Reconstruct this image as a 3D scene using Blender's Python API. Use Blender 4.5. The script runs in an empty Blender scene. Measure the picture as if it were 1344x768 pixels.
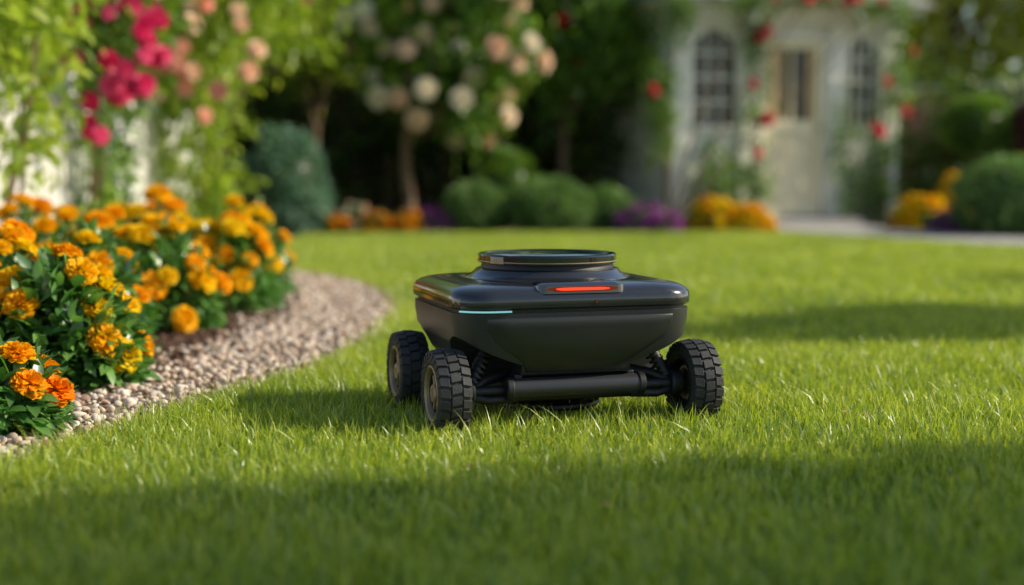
import bpy, math, random, bmesh
import numpy as np
from mathutils import Vector, Matrix

rng = np.random.default_rng(11)
random.seed(5)
scene = bpy.context.scene
COL = scene.collection

# ------------------------------------------------------------------ materials
def new_mat(name):
    m = bpy.data.materials.new(name); m.use_nodes = True
    nt = m.node_tree; nt.nodes.clear()
    out = nt.nodes.new('ShaderNodeOutputMaterial')
    return m, nt, out

def ramp(nt, fac, stops):
    r = nt.nodes.new('ShaderNodeValToRGB')
    el = r.color_ramp.elements
    while len(el) < len(stops): el.new(0.5)
    for e, (p, c) in zip(el, stops):
        e.position = p; e.color = (*c, 1)
    nt.links.new(fac, r.inputs[0]); return r.outputs[0]

def noise_tex(nt, scale, detail=3, rough=0.55, vec=None):
    n = nt.nodes.new('ShaderNodeTexNoise'); n.inputs['Scale'].default_value = scale
    n.inputs['Detail'].default_value = detail; n.inputs['Roughness'].default_value = rough
    if vec is None:
        g = nt.nodes.new('ShaderNodeNewGeometry'); vec = g.outputs['Position']
    nt.links.new(vec, n.inputs['Vector']); return n.outputs['Fac']

def mathn(nt, op, a, b, clamp=False):
    m = nt.nodes.new('ShaderNodeMath'); m.operation = op; m.use_clamp = clamp
    for i, v in enumerate((a, b)):
        if isinstance(v, (int, float)): m.inputs[i].default_value = v
        else: nt.links.new(v, m.inputs[i])
    return m.outputs[0]

def leaf_mat(name, dark, mid, light, transl=0.35, rough=0.5, nscale=3.0, attr='rnd', namp=0.9, tcol=(1.15, 1.25, 0.6), gloss=0.04):
    m, nt, out = new_mat(name)
    an = nt.nodes.new('ShaderNodeAttribute'); an.attribute_name = attr; a = an.outputs['Fac']
    n = noise_tex(nt, nscale, 1)
    n2 = mathn(nt, 'MULTIPLY', mathn(nt, 'SUBTRACT', n, 0.5), namp)
    f = mathn(nt, 'ADD', a, n2, True)
    c = ramp(nt, f, [(0.0, dark), (0.5, mid), (1.0, light)])
    p = nt.nodes.new('ShaderNodeBsdfDiffuse'); nt.links.new(c, p.inputs['Color'])
    t = nt.nodes.new('ShaderNodeBsdfTranslucent')
    mx = nt.nodes.new('ShaderNodeMix'); mx.data_type = 'RGBA'; mx.blend_type = 'MULTIPLY'
    mx.inputs[0].default_value = 1.0
    nt.links.new(c, mx.inputs[6]); mx.inputs[7].default_value = (*tcol, 1)
    nt.links.new(mx.outputs[2], t.inputs['Color'])
    s = nt.nodes.new('ShaderNodeMixShader'); s.inputs[0].default_value = transl
    nt.links.new(p.outputs[0], s.inputs[1]); nt.links.new(t.outputs[0], s.inputs[2])
    last = s
    if gloss > 0:
        g = nt.nodes.new('ShaderNodeBsdfGlossy'); g.inputs['Roughness'].default_value = rough
        g.inputs['Color'].default_value = (1, 1, 1, 1)
        s2 = nt.nodes.new('ShaderNodeMixShader'); s2.inputs[0].default_value = gloss
        nt.links.new(s.outputs[0], s2.inputs[1]); nt.links.new(g.outputs[0], s2.inputs[2]); last = s2
    nt.links.new(last.outputs[0], out.inputs['Surface'])
    return m

def plain_mat(name, c1, c2=None, rough=0.5, nscale=8, metallic=0.0, bump=0.0, bscale=60, coat=0.0, spec=0.5, rvar=0.0):
    m, nt, out = new_mat(name)
    p = nt.nodes.new('ShaderNodeBsdfPrincipled')
    if c2 is None: c2 = tuple(x * 0.8 for x in c1)
    tc = nt.nodes.new('ShaderNodeTexCoord')
    n = noise_tex(nt, nscale, 4, 0.6, tc.outputs['Object'])
    nt.links.new(ramp(nt, n, [(0.3, c2), (0.7, c1)]), p.inputs['Base Color'])
    if rvar > 0:
        n3 = noise_tex(nt, nscale * 2.3, 5, 0.7, tc.outputs['Object'])
        nt.links.new(mathn(nt, 'ADD', mathn(nt, 'MULTIPLY', n3, rvar), rough - rvar * 0.5), p.inputs['Roughness'])
    else:
        p.inputs['Roughness'].default_value = rough
    p.inputs['Metallic'].default_value = metallic
    p.inputs['Coat Weight'].default_value = coat
    p.inputs['Coat Roughness'].default_value = 0.06
    p.inputs['Specular IOR Level'].default_value = spec
    if bump > 0:
        b = nt.nodes.new('ShaderNodeBump'); b.inputs['Strength'].default_value = bump
        b.inputs['Distance'].default_value = 0.01
        nt.links.new(noise_tex(nt, bscale, 3, 0.6, tc.outputs['Object']), b.inputs['Height'])
        nt.links.new(b.outputs[0], p.inputs['Normal'])
    nt.links.new(p.outputs[0], out.inputs['Surface'])
    return m

def emis_mat(name, col, st):
    m, nt, out = new_mat(name)
    e = nt.nodes.new('ShaderNodeEmission'); e.inputs[0].default_value = (*col, 1); e.inputs[1].default_value = st
    nt.links.new(e.outputs[0], out.inputs['Surface']); return m

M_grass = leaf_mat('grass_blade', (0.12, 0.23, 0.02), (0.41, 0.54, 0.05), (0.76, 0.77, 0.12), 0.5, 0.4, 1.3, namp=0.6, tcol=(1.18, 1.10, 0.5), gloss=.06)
M_leaf_dark = leaf_mat('leaf_dark', (0.022, 0.05, 0.010), (0.06, 0.125, 0.02), (0.19, 0.27, 0.035), 0.38, 0.45, 0.9)
M_leaf_mid = leaf_mat('leaf_mid', (0.05, 0.12, 0.014), (0.14, 0.27, 0.03), (0.32, 0.46, 0.055), 0.42, 0.45, 2)
M_leaf_bright = leaf_mat('leaf_bright', (0.14, 0.22, 0.02), (0.34, 0.46, 0.04), (0.58, 0.64, 0.08), 0.48, 0.45, 2)
M_leaf_yel = leaf_mat('leaf_yellow', (0.2, 0.24, 0.02), (0.46, 0.48, 0.05), (0.72, 0.66, 0.10), 0.5, 0.5, 1)
M_box = leaf_mat('leaf_boxwood', (0.08, 0.16, 0.04), (0.18, 0.31, 0.08), (0.31, 0.46, 0.14), 0.25, 0.5, 2)
M_blue = leaf_mat('leaf_bluegreen', (0.07, 0.15, 0.11), (0.14, 0.27, 0.19), (0.26, 0.4, 0.28), 0.25, 0.5, 2)
M_red = leaf_mat('leaf_red', (0.1, 0.018, 0.028), (0.2, 0.05, 0.065), (0.34, 0.1, 0.11), 0.25, 0.5, 2)
M_mleaf = leaf_mat('marigold_leaf', (0.045, 0.14, 0.026), (0.10, 0.26, 0.05), (0.22, 0.42, 0.09), 0.35, 0.35, 6, gloss=.07)
M_mari = leaf_mat('marigold_petal', (0.95, 0.44, 0.004), (0.97, 0.60, 0.006), (0.97, 0.76, 0.015), 0.35, 0.6, 9, namp=0.25, tcol=(1.0, 1, 0.6), gloss=.01)
M_orange = leaf_mat('marigold_petal_orange', (0.93, 0.25, 0.003), (0.96, 0.38, 0.004), (0.97, 0.5, 0.006), 0.35, 0.6, 9, namp=0.25, tcol=(1.0, 0.95, 0.6), gloss=.01)
M_pink = leaf_mat('rose_petal_crimson', (0.55, 0.008, 0.07), (0.80, 0.03, 0.17), (0.9, 0.14, 0.32), 0.35, 0.5, 5, namp=0.3, tcol=(1.05, 0.8, 0.9), gloss=.02)
M_rred = leaf_mat('rose_petal_red', (0.5, 0.005, 0.03), (0.74, 0.012, 0.07), (0.85, 0.04, 0.12), 0.35, 0.5, 5, namp=0.3, tcol=(1.05, 0.8, 0.9), gloss=.02)
M_peach = leaf_mat('rose_petal_peach', (0.88, 0.34, 0.25), (0.92, 0.56, 0.40), (0.93, 0.74, 0.55), 0.35, 0.5, 5, namp=0.3, tcol=(1.03, 0.95, 0.8), gloss=.02)
M_cream = leaf_mat('rose_petal_cream', (0.92, 0.6, 0.45), (0.95, 0.76, 0.6), (0.95, 0.88, 0.74), 0.35, 0.5, 5, namp=0.3, tcol=(1.0, 0.95, 0.8), gloss=.02)
M_purple = leaf_mat('petal_purple', (0.28, 0.03, 0.28), (0.46, 0.08, 0.42), (0.6, 0.2, 0.5), 0.3, 0.5, 5, namp=0.3, tcol=(1, .9, 1), gloss=.02)
M_bark = plain_mat('bark', (0.26, 0.17, 0.10), (0.12, 0.075, 0.045), 0.85, 12, bump=0.8, bscale=25)
M_stem = plain_mat('stem_green', (0.12, 0.22, 0.05), (0.08, 0.15, 0.03), 0.6, 12)
M_dry = plain_mat('dry_leaf', (0.6, 0.3, 0.1), (0.4, 0.18, 0.06), 0.7, 30)

# ------------------------------------------------------------------ numpy mesh builder
class MB:
    def __init__(s): s.V=[]; s.F3=[]; s.F4=[]; s.m3=[]; s.m4=[]; s.R=[]; s.n=0; s.mats=[]
    def mi(s, mat):
        if mat not in s.mats: s.mats.append(mat)
        return s.mats.index(mat)
    def add(s, V, faces, mat, rnd=None):
        V = np.asarray(V, float); i = s.mi(mat)
        for F in faces:
            F = np.asarray(F, int)
            if F.size == 0: continue
            if F.shape[1] == 3: s.F3.append(F + s.n); s.m3.append(np.full(len(F), i))
            else: s.F4.append(F + s.n); s.m4.append(np.full(len(F), i))
        s.V.append(V); s.R.append(np.full(len(V), 0.5) if rnd is None else rnd); s.n += len(V)
    def mesh(s, name, smooth=True):
        me = bpy.data.meshes.new(name)
        V = np.concatenate(s.V); me.vertices.add(len(V)); me.vertices.foreach_set('co', V.astype(np.float32).ravel())
        loops=[]; tot=[]; mi=[]
        if s.F3: f=np.concatenate(s.F3); loops.append(f.ravel()); tot.append(np.full(len(f),3)); mi.append(np.concatenate(s.m3))
        if s.F4: f=np.concatenate(s.F4); loops.append(f.ravel()); tot.append(np.full(len(f),4)); mi.append(np.concatenate(s.m4))
        loops=np.concatenate(loops); tot=np.concatenate(tot); mi=np.concatenate(mi)
        me.loops.add(len(loops)); me.loops.foreach_set('vertex_index', loops.astype(np.int32))
        me.polygons.add(len(tot)); st=np.concatenate([[0],np.cumsum(tot)[:-1]])
        me.polygons.foreach_set('loop_start', st.astype(np.int32)); me.polygons.foreach_set('loop_total', tot.astype(np.int32))
        me.polygons.foreach_set('material_index', mi.astype(np.int32))
        me.polygons.foreach_set('use_smooth', np.full(len(tot), smooth))
        a = me.attributes.new('rnd','FLOAT','POINT'); a.data.foreach_set('value', np.concatenate(s.R).astype(np.float32))
        for m in s.mats: me.materials.append(m)
        me.update(calc_edges=True); me.validate()
        return me
    def build(s, name, parent=None, smooth=True, link=True):
        o = bpy.data.objects.new(name, s.mesh(name, smooth))
        if link: COL.objects.link(o)
        if parent: o.parent = parent
        return o

def nrm(a): return a / np.maximum(np.linalg.norm(a, axis=-1, keepdims=True), 1e-9)

T4 = (np.array([(0,0,0),(-.32,.45,.06),(0,1,-.05),(.32,.45,.06)]), [np.array([(0,2,1),(0,3,2)])])
T8 = (np.array([(0,0,0),(-.2,.3,.05),(0,.3,0),(.2,.3,.05),(-.17,.68,.02),(0,.68,-.03),(.17,.68,.02),(0,1,-.13)]),
      [np.array([(0,2,1),(0,3,2),(4,5,7),(5,6,7)]), np.array([(1,2,5,4),(2,3,6,5)])])

def place(mb, T, pos, d, up, sc, mat, rnd, wid=None):
    tv, tf = T; N=len(pos); k=len(tv)
    d = nrm(d); x = nrm(np.cross(d, up)); z = np.cross(x, d)
    w = np.ones(N) if wid is None else wid
    V = pos[:,None,:] + sc[:,None,None]*(tv[None,:,0,None]*x[:,None,:]*w[:,None,None] + tv[None,:,1,None]*d[:,None,:] + tv[None,:,2,None]*z[:,None,:])
    V = V.reshape(-1,3); off = (np.arange(N)*k)[:,None,None]
    F = [(f[None]+off).reshape(-1, f.shape[1]) for f in tf]
    mb.add(V, F, mat, np.repeat(rnd, k))

def rdir(n): return nrm(rng.normal(size=(n,3)))
def sn(P, ph): return (np.sin(P[:,0]*3.1+ph)+np.sin(P[:,1]*3.7+ph*2.1)+np.sin(P[:,2]*4.3+ph*.7)+np.sin((P[:,0]+P[:,2])*6.1+ph))/4

def crown(mb, blobs, n, size, mat, clump=24, spread=0.09, droop=0.25, T=T4, inner=0.55, lump=0.35, zmin=0.02, out=0.6):
    B = np.array([b[0] for b in blobs], float); R = np.array([b[1] for b in blobs], float)
    w = np.prod(R,1)**(2/3); w/=w.sum(); nc=max(1,n//clump)
    k = rng.choice(len(B), nc, p=w); d = rdir(nc)
    rad = (inner+(1-inner)*rng.random(nc)**.6)*(1+lump*sn(d*1.0+B[k], 1.7))
    c = B[k]+d*rad[:,None]*R[k]
    cr = rng.random(nc)
    n = nc*clump; idx=np.repeat(np.arange(nc),clump)
    p = c[idx]+rng.normal(size=(n,3))*spread
    keep = p[:,2]>zmin; p=p[keep]; idx=idx[keep]; n=len(p)
    dd = d[idx]*out+rdir(n)*.9; dd[:,2]-=droop
    up = rdir(n)*.7+np.array([0,0,1.])
    place(mb, T, p, dd, up, size*rng.uniform(.6,1.3,n), mat, np.clip(cr[idx]*.6+rng.random(n)*.4,0,1))
    return c, d

def tube(mb, pts, radii, mat, n=8):
    pts=[Vector(p) for p in pts]; V=[]
    for i,p in enumerate(pts):
        t=(pts[min(i+1,len(pts)-1)]-pts[max(i-1,0)]).normalized()
        a=t.orthogonal().normalized() if i==0 else (a - t*a.dot(t)).normalized()
        b=t.cross(a)
        for j in range(n):
            an=2*math.pi*j/n; V.append(p+(a*math.cos(an)+b*math.sin(an))*radii[i])
    F=[(i*n+j, i*n+(j+1)%n, (i+1)*n+(j+1)%n, (i+1)*n+j) for i in range(len(pts)-1) for j in range(n)]
    mb.add(np.array([tuple(v) for v in V]), [np.array(F)], mat)

def bloom_template(rings, per, width, flat=0.62, ruffle=0.08, curl=0.0, seed=1):
    r = np.random.default_rng(seed); V=[]; F=[]; n=0
    for k in range(rings):
        t=k/(rings-1); phi=math.radians(100*(1-t)+8*t); m=max(3,int(per*(1-t*.75)))
        for j in range(m):
            az=2*math.pi*(j+.5*(k%2))/m+r.normal()*.12; ph=phi+r.normal()*.08
            d=np.array([math.cos(az)*math.sin(ph), math.sin(az)*math.sin(ph), math.cos(ph)])
            side=np.array([-math.sin(az),math.cos(az),0.]); nn=np.cross(side,d)
            L=(1.0-.1*r.random()); w=width*(1-.45*t)
            for a,(ll,ww) in enumerate([(.25,.25),(.7,.85),(1.0,1.0)]):
                for b in (-1,0,1):
                    q=d*ll*L+side*w*ww*b*.5 + nn*(curl*(ll-.5)*(1) + (ruffle*r.normal() if a>0 else 0) - .05*abs(b))
                    if a==2 and b!=0: q=q-d*.12
                    q=q*np.array([1,1,flat]); V.append(q)
            for a in range(2):
                for b in range(2):
                    F.append((n+a*3+b,n+a*3+b+1,n+(a+1)*3+b+1,n+(a+1)*3+b))
            n+=9
    V=np.array(V)
    V=V[:,[0,2,1]]*np.array([1,1,-1])
    return (V,[np.array(F)])
BM = bloom_template(8, 17, .42, .66, .09, seed=2)
BM2 = bloom_template(6, 12, .5, .66, .1, seed=3)
BR = bloom_template(5, 8, .95, .8, .05, curl=.15, seed=4)

def blooms(mb, T, pos, d, size, mat, var=.25):
    n=len(pos); up=rdir(n)
    place(mb,T,pos,d,up,size*rng.uniform(1-var,1+var,n),mat,rng.random(n))

# ------------------------------------------------------------------ helpers for hard objects
def empty(name, loc=(0,0,0), rotz=0):
    e=bpy.data.objects.new(name,None); COL.objects.link(e); e.location=loc; e.rotation_euler=(0,0,rotz); return e

def pm(name, V, F, mat, parent=None, smooth=False, bevel=0, seg=2, angle=35):
    me=bpy.data.meshes.new(name); me.from_pydata([tuple(v) for v in V],[],F); me.materials.append(mat)
    if smooth:
        for p in me.polygons: p.use_smooth=True
        me.set_sharp_from_angle(angle=math.radians(angle))
    o=bpy.data.objects.new(name,me); COL.objects.link(o)
    if parent: o.parent=parent
    if bevel:
        b=o.modifiers.new('b','BEVEL'); b.width=bevel; b.segments=seg; b.limit_method='ANGLE'; b.angle_limit=math.radians(35)
    return o

def boxv(x0,x1,y0,y1,z0,z1):
    return [(x0,y0,z0),(x1,y0,z0),(x1,y1,z0),(x0,y1,z0),(x0,y0,z1),(x1,y0,z1),(x1,y1,z1),(x0,y1,z1)]
BF=[(0,3,2,1),(4,5,6,7),(0,1,5,4),(1,2,6,5),(2,3,7,6),(3,0,4,7)]
def box(name,x0,x1,y0,y1,z0,z1,mat,parent=None,bevel=0.0,seg=2):
    return pm(name,boxv(x0,x1,y0,y1,z0,z1),BF,mat,parent,False,bevel,seg)
def boxes(name, lst, mat, parent=None, bevel=0.0):
    V=[];F=[]
    for b in lst:
        n=len(V); V+=boxv(*b); F+=[tuple(i+n for i in f) for f in BF]
    return pm(name,V,F,mat,parent,False,bevel)

def catmull(P, sub=10):
    P=[np.array(p,float) for p in P]; out=[]
    for i in range(len(P)-1):
        p0=P[max(i-1,0)];p1=P[i];p2=P[i+1];p3=P[min(i+2,len(P)-1)]
        for s in range(sub):
            t=s/sub
            out.append(.5*((2*p1)+(-p0+p2)*t+(2*p0-5*p1+4*p2-p3)*t*t+(-p0+3*p1-3*p2+p3)*t**3))
    out.append(P[-1]); return np.array(out)

def inpoly(x,y,poly):
    ins=np.zeros(len(x),bool); n=len(poly); j=n-1
    for i in range(n):
        xi,yi=poly[i];xj,yj=poly[j]
        c=((yi>y)!=(yj>y))&(x<(xj-xi)*(y-yi)/(yj-yi+1e-12)+xi); ins^=c; j=i
    return ins

def sheet(name, poly, z, mat):
    V=[(p[0],p[1],z) for p in poly]
    return pm(name,V,[tuple(range(len(V)))],mat)

# ------------------------------------------------------------------ ground layout
pathR = catmull([(-3.4,-.6),(-2.4,.6),(-1.6,1.4),(-1.2,2.0),(-.96,2.55),(-.85,2.88),(-.75,3.18),(-.64,3.5),(-.52,3.92),(-.44,4.5),(-.42,5.15),(-.45,5.8),(-.57,6.5),(-.79,7.15),(-1.1,7.7),(-1.5,8.2),(-2.1,8.6),(-2.6,8.75),(-4.5,8.8)])
pathL = catmull([(-3.9,-.2),(-2.8,1.1),(-1.95,1.9),(-1.42,2.5),(-1.14,3.05),(-1.03,3.4),(-.96,3.8),(-.91,4.3),(-.87,4.9),(-.86,5.5),(-.92,6.15),(-1.07,6.7),(-1.35,7.25),(-1.7,7.7),(-2.1,8.0),(-2.6,8.15),(-4.5,8.2)])
path_poly = [tuple(p) for p in pathR]+[tuple(p) for p in pathL[::-1]]
far = [(-1.75,12.2),(-1.0,12.45),(0,12.5),(1.2,12.45),(2.0,12.7),(2.35,12.75),(2.6,12.3),(3.0,11.6),(3.4,10.6),(4.3,9.6),(5.5,9.0),(9,8.5)]
lawn_poly = [tuple(p) for p in pathR[20:151]] + [(-1.78,8.7)] + far + [(9,-3),(-3.2,-3),(-2.4,.6)]
paving_poly = [(2.35,12.75),(2.6,12.3),(3.0,11.6),(3.4,10.6),(4.3,9.6),(5.5,9.0),(9,8.5),(9,10.2),(5.8,10.6),(4.6,11.5),(3.9,12.6),(3.65,13.4),(3.65,14.7),(2.45,14.7)]

def ground_mat(name, cols, ns, bump=.6, bs=40, rough=.9):
    m,nt,out=new_mat(name); p=nt.nodes.new('ShaderNodeBsdfPrincipled')
    n=noise_tex(nt,ns,6,.65); nt.links.new(ramp(nt,n,cols),p.inputs['Base Color']); p.inputs['Roughness'].default_value=rough
    b=nt.nodes.new('ShaderNodeBump'); b.inputs['Strength'].default_value=bump; b.inputs['Distance'].default_value=.01
    nt.links.new(noise_tex(nt,bs,5,.7),b.inputs['Height']); nt.links.new(b.outputs[0],p.inputs['Normal'])
    nt.links.new(p.outputs[0],out.inputs['Surface']); return m
M_ground=ground_mat('ground_turf',[(.3,(.06,.11,.02)),(.7,(.11,.19,.03))],3)
M_soil=ground_mat('soil',[(.3,(.05,.03,.02)),(.7,(.14,.085,.055))],18,1,60)
M_turf=ground_mat('lawn_base',[(.3,(.07,.11,.02)),(.7,(.14,.20,.03))],20)
M_gbase=ground_mat('gravel_base',[(.3,(.22,.16,.11)),(.7,(.40,.31,.23))],60,1,90)
M_pave=ground_mat('paving',[(.3,(.32,.30,.28)),(.7,(.48,.45,.42))],6,.3,50,.8)
sheet('ground',[(-120,-120),(120,-120),(120,120),(-120,120)],0,M_ground)
sheet('flower_bed',[(-8,-2),(-1.5,-2),(9.5,8),(9.5,17.5),(-8,17.5)],.004,M_soil)
sheet('lawn',lawn_poly,.010,M_turf)
sheet('gravel_path',path_poly,.014,M_gbase)
sheet('stone_path',paving_poly,.018,M_pave)

# ------------------------------------------------------------------ instancing through geometry nodes
def instancer(name, pts, rot, scl, coll):
    me=bpy.data.meshes.new(name); me.vertices.add(len(pts)); me.vertices.foreach_set('co',pts.astype(np.float32).ravel())
    a=me.attributes.new('irot','FLOAT_VECTOR','POINT'); a.data.foreach_set('vector',rot.astype(np.float32).ravel())
    a=me.attributes.new('iscl','FLOAT_VECTOR','POINT'); a.data.foreach_set('vector',scl.astype(np.float32).ravel())
    o=bpy.data.objects.new(name,me); COL.objects.link(o)
    g=bpy.data.node_groups.new(name+'_scatter','GeometryNodeTree')
    g.interface.new_socket('Geometry',in_out='INPUT',socket_type='NodeSocketGeometry')
    g.interface.new_socket('Geometry',in_out='OUTPUT',socket_type='NodeSocketGeometry')
    N=g.nodes; L=g.links
    gi=N.new('NodeGroupInput'); go=N.new('NodeGroupOutput'); ip=N.new('GeometryNodeInstanceOnPoints')
    ci=N.new('GeometryNodeCollectionInfo'); ci.inputs['Collection'].default_value=coll
    ci.inputs['Separate Children'].default_value=True; ci.inputs['Reset Children'].default_value=True
    r=N.new('GeometryNodeInputNamedAttribute'); r.data_type='FLOAT_VECTOR'; r.inputs['Name'].default_value='irot'
    s=N.new('GeometryNodeInputNamedAttribute'); s.data_type='FLOAT_VECTOR'; s.inputs['Name'].default_value='iscl'
    rv=N.new('FunctionNodeRandomValue'); rv.data_type='INT'
    rv.inputs[4].default_value=0; rv.inputs[5].default_value=len(coll.objects)-1
    e2r=N.new('FunctionNodeEulerToRotation')
    L.new(gi.outputs[0],ip.inputs['Points']); L.new(ci.outputs[0],ip.inputs['Instance'])
    ip.inputs['Pick Instance'].default_value=True
    L.new(rv.outputs[2],ip.inputs['Instance Index'])
    L.new(r.outputs[0],e2r.inputs[0]); L.new(e2r.outputs[0],ip.inputs['Rotation'])
    L.new(s.outputs[0],ip.inputs['Scale'])
    L.new(ip.outputs[0],go.inputs[0])
    m=o.modifiers.new('scatter','NODES'); m.node_group=g
    return o

def tuft(coll, i, nb, R, hmin, hmax, square=False, lean0=.42, wf=1.0):
    r=np.random.default_rng(100+i); mb=MB()
    if square: px=r.uniform(-R,R,nb); py=r.uniform(-R,R,nb)
    else:
        a=r.random(nb)*2*math.pi; rr=R*np.sqrt(r.random(nb)); px=rr*np.cos(a); py=rr*np.sin(a)
    h=r.uniform(hmin,hmax,nb)*(1+.3*r.normal(size=nb).clip(-1,2.2)); w=r.uniform(.0011,.0023,nb)*wf
    la=r.random(nb)*2*math.pi; lean=np.abs(r.normal(size=nb))*lean0+.05
    fa=r.random(nb)*math.pi
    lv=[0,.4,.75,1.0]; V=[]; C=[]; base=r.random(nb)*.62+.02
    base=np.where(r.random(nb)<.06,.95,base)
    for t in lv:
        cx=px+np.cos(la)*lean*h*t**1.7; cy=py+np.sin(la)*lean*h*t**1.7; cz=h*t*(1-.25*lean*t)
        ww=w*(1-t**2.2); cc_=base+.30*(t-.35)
        if t<1:
            V.append(np.stack([cx-np.cos(fa)*ww,cy-np.sin(fa)*ww,cz],1)); V.append(np.stack([cx+np.cos(fa)*ww,cy+np.sin(fa)*ww,cz],1)); C+=[cc_,cc_]
        else: V.append(np.stack([cx,cy,cz],1)); C.append(cc_)
    V=np.stack(V,1).reshape(-1,3); C=np.stack(C,1).ravel(); o=(np.arange(nb)*7)[:,None]
    F4=np.concatenate([o+np.array([0,1,3,2]),o+np.array([2,3,5,4])]); F3=o+np.array([4,5,6])
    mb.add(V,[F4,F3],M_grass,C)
    ob=mb.build('tuft',link=False); coll.objects.link(ob)
g1=bpy.data.collections.new('grass_turf_tiles')
for i in range(8): tuft(g1,i,1300,.136,.018,.037,True)
g1b=bpy.data.collections.new('grass_turf_tiles_coarse')
for i in range(6): tuft(g1b,60+i,560,.136,.019,.038,True,wf=1.7)
g2=bpy.data.collections.new('grass_small_tufts')
for i in range(5): tuft(g2,40+i,80,.042,.018,.037)
ts=.25
gx,gy=np.meshgrid(np.arange(-3.25,6.5,ts),np.arange(.5,12.9,ts)); gx=gx.ravel(); gy=gy.ravel()
vis=(np.abs(gx)<.40*gy+.9)
full=np.ones(len(gx),bool)
for dx in (-.125,0,.125):
    for dy in (-.125,0,.125): full&=inpoly(gx+dx,gy+dy,lawn_poly)
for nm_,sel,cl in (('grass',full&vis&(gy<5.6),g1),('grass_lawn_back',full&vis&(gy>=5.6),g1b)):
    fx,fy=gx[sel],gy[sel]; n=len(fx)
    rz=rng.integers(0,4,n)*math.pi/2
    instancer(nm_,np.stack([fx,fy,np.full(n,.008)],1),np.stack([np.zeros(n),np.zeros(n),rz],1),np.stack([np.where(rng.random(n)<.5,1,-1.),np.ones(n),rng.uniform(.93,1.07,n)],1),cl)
px_,py_=gx[(~full)&vis],gy[(~full)&vis]
sub=np.arange(-.125+.025,.125,.05); sx,sy=np.meshgrid(sub,sub)
ex=(px_[:,None]+sx.ravel()[None]).ravel(); ey=(py_[:,None]+sy.ravel()[None]).ravel()
ex+=rng.uniform(-.012,.012,len(ex)); ey+=rng.uniform(-.012,.012,len(ey))
k=inpoly(ex,ey,lawn_poly); ex,ey=ex[k],ey[k]; n=len(ex)
instancer('grass_edge',np.stack([ex,ey,np.full(n,.008)],1),np.stack([rng.normal(0,.05,n),rng.normal(0,.05,n),rng.random(n)*6.283],1),np.stack([np.ones(n),np.ones(n),rng.uniform(.85,1.15,n)],1),g2)
g3=bpy.data.collections.new('grass_tall_tufts')
for i in range(4): tuft(g3,20+i,20,.08,.032,.056,lean0=.6)
n=4600; ty=6*rng.random(n)**1.2+1.1; tx=rng.uniform(-1,1,n)*(.4*ty+.4); k=inpoly(tx,ty,lawn_poly); tx=tx[k];ty=ty[k]
ed=pathR[22:160:1]; ee=np.repeat(ed,3,0)+rng.normal(0,.014,(len(ed)*3,2))+np.array([.03,0])
tx=np.concatenate([tx,ee[:,0]]); ty=np.concatenate([ty,ee[:,1]]); n=len(tx)
instancer('grass_wisps',np.stack([tx,ty,np.full(n,.008)],1),np.stack([rng.normal(0,.1,n),rng.normal(0,.1,n),rng.random(n)*6.283],1),np.stack([np.ones(n)]*3,1),g3)

# gravel
m,nt,out=new_mat('pebble'); oi=nt.nodes.new('ShaderNodeObjectInfo'); p=nt.nodes.new('ShaderNodeBsdfPrincipled')
c=ramp(nt,oi.outputs['Random'],[(0,(.24,.14,.09)),(.25,(.52,.37,.26)),(.5,(.70,.55,.42)),(.75,(.52,.43,.35)),(1,(.80,.70,.58))])
nt.links.new(c,p.inputs['Base Color']); p.inputs['Roughness'].default_value=.75; nt.links.new(p.outputs[0],out.inputs['Surface'])
M_peb=m
pc=bpy.data.collections.new('pebbles')
for i in range(5):
    bm=bmesh.new(); bmesh.ops.create_icosphere(bm,subdivisions=2,radius=1)
    r=np.random.default_rng(i); ph=r.random(3)*6
    for v in bm.verts:
        c0=v.co.copy(); f=1+.16*math.sin(c0.x*2.5+ph[0])+.14*math.sin(c0.y*3+ph[1])+.1*math.sin(c0.z*4+ph[2])
        v.co=Vector((c0.x*f,c0.y*f*.8,c0.z*f*.55))
    me=bpy.data.meshes.new('pebble'); bm.to_mesh(me); bm.free(); me.materials.append(M_peb)
    for q in me.polygons: q.use_smooth=True
    pc.objects.link(bpy.data.objects.new('pebble',me))
n=36000; qx=rng.uniform(-2.8,-.35,n); qy=rng.uniform(1.6,8.9,n)
k=inpoly(qx,qy,path_poly); qx=qx[k]; qy=qy[k]
ii=rng.integers(20,len(pathL)-20,1100); sx=pathL[ii,0]+rng.normal(0,.06,1100)-.03; sy=pathL[ii,1]+rng.normal(0,.04,1100)
qx=np.concatenate([qx,sx]); qy=np.concatenate([qy,sy]); n=len(qx)
s=rng.uniform(.0045,.0125,n)*(1+.4*(rng.random(n)>.88))
instancer('gravel',np.stack([qx,qy,.014+s*.35+rng.random(n)*.004],1),np.stack([rng.normal(0,.3,n),rng.normal(0,.3,n),rng.random(n)*6.28],1),np.stack([s,s,s],1),pc)
cc=bpy.data.collections.new('bark_chips')
M_chip=plain_mat('bark_chip',(.2,.10,.06),(.07,.038,.025),.9,9)
for i in range(3):
    V=np.array(boxv(-1,1,-.45,.45,-.15,.15))*np.random.default_rng(i).uniform(.6,1.2,(8,3))
    me=bpy.data.meshes.new('chip'); me.from_pydata(V.tolist(),[],BF); me.materials.append(M_chip); cc.objects.link(bpy.data.objects.new('chip',me))
n=30000; qx=rng.uniform(-2.4,-.8,n); qy=rng.uniform(2.2,8,n)
bedp=[tuple(p) for p in pathL[25:140]]+[(-2.4,7.9),(-2.4,2.3)]
k=inpoly(qx,qy,bedp); qx=qx[k];qy=qy[k];n=len(qx); s=rng.uniform(.006,.016,n)
instancer('bark_mulch',np.stack([qx,qy,.008+rng.random(n)*.012],1),np.stack([rng.normal(0,.35,n),rng.normal(0,.35,n),rng.random(n)*6.28],1),np.stack([s,s,s],1),cc)

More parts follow.
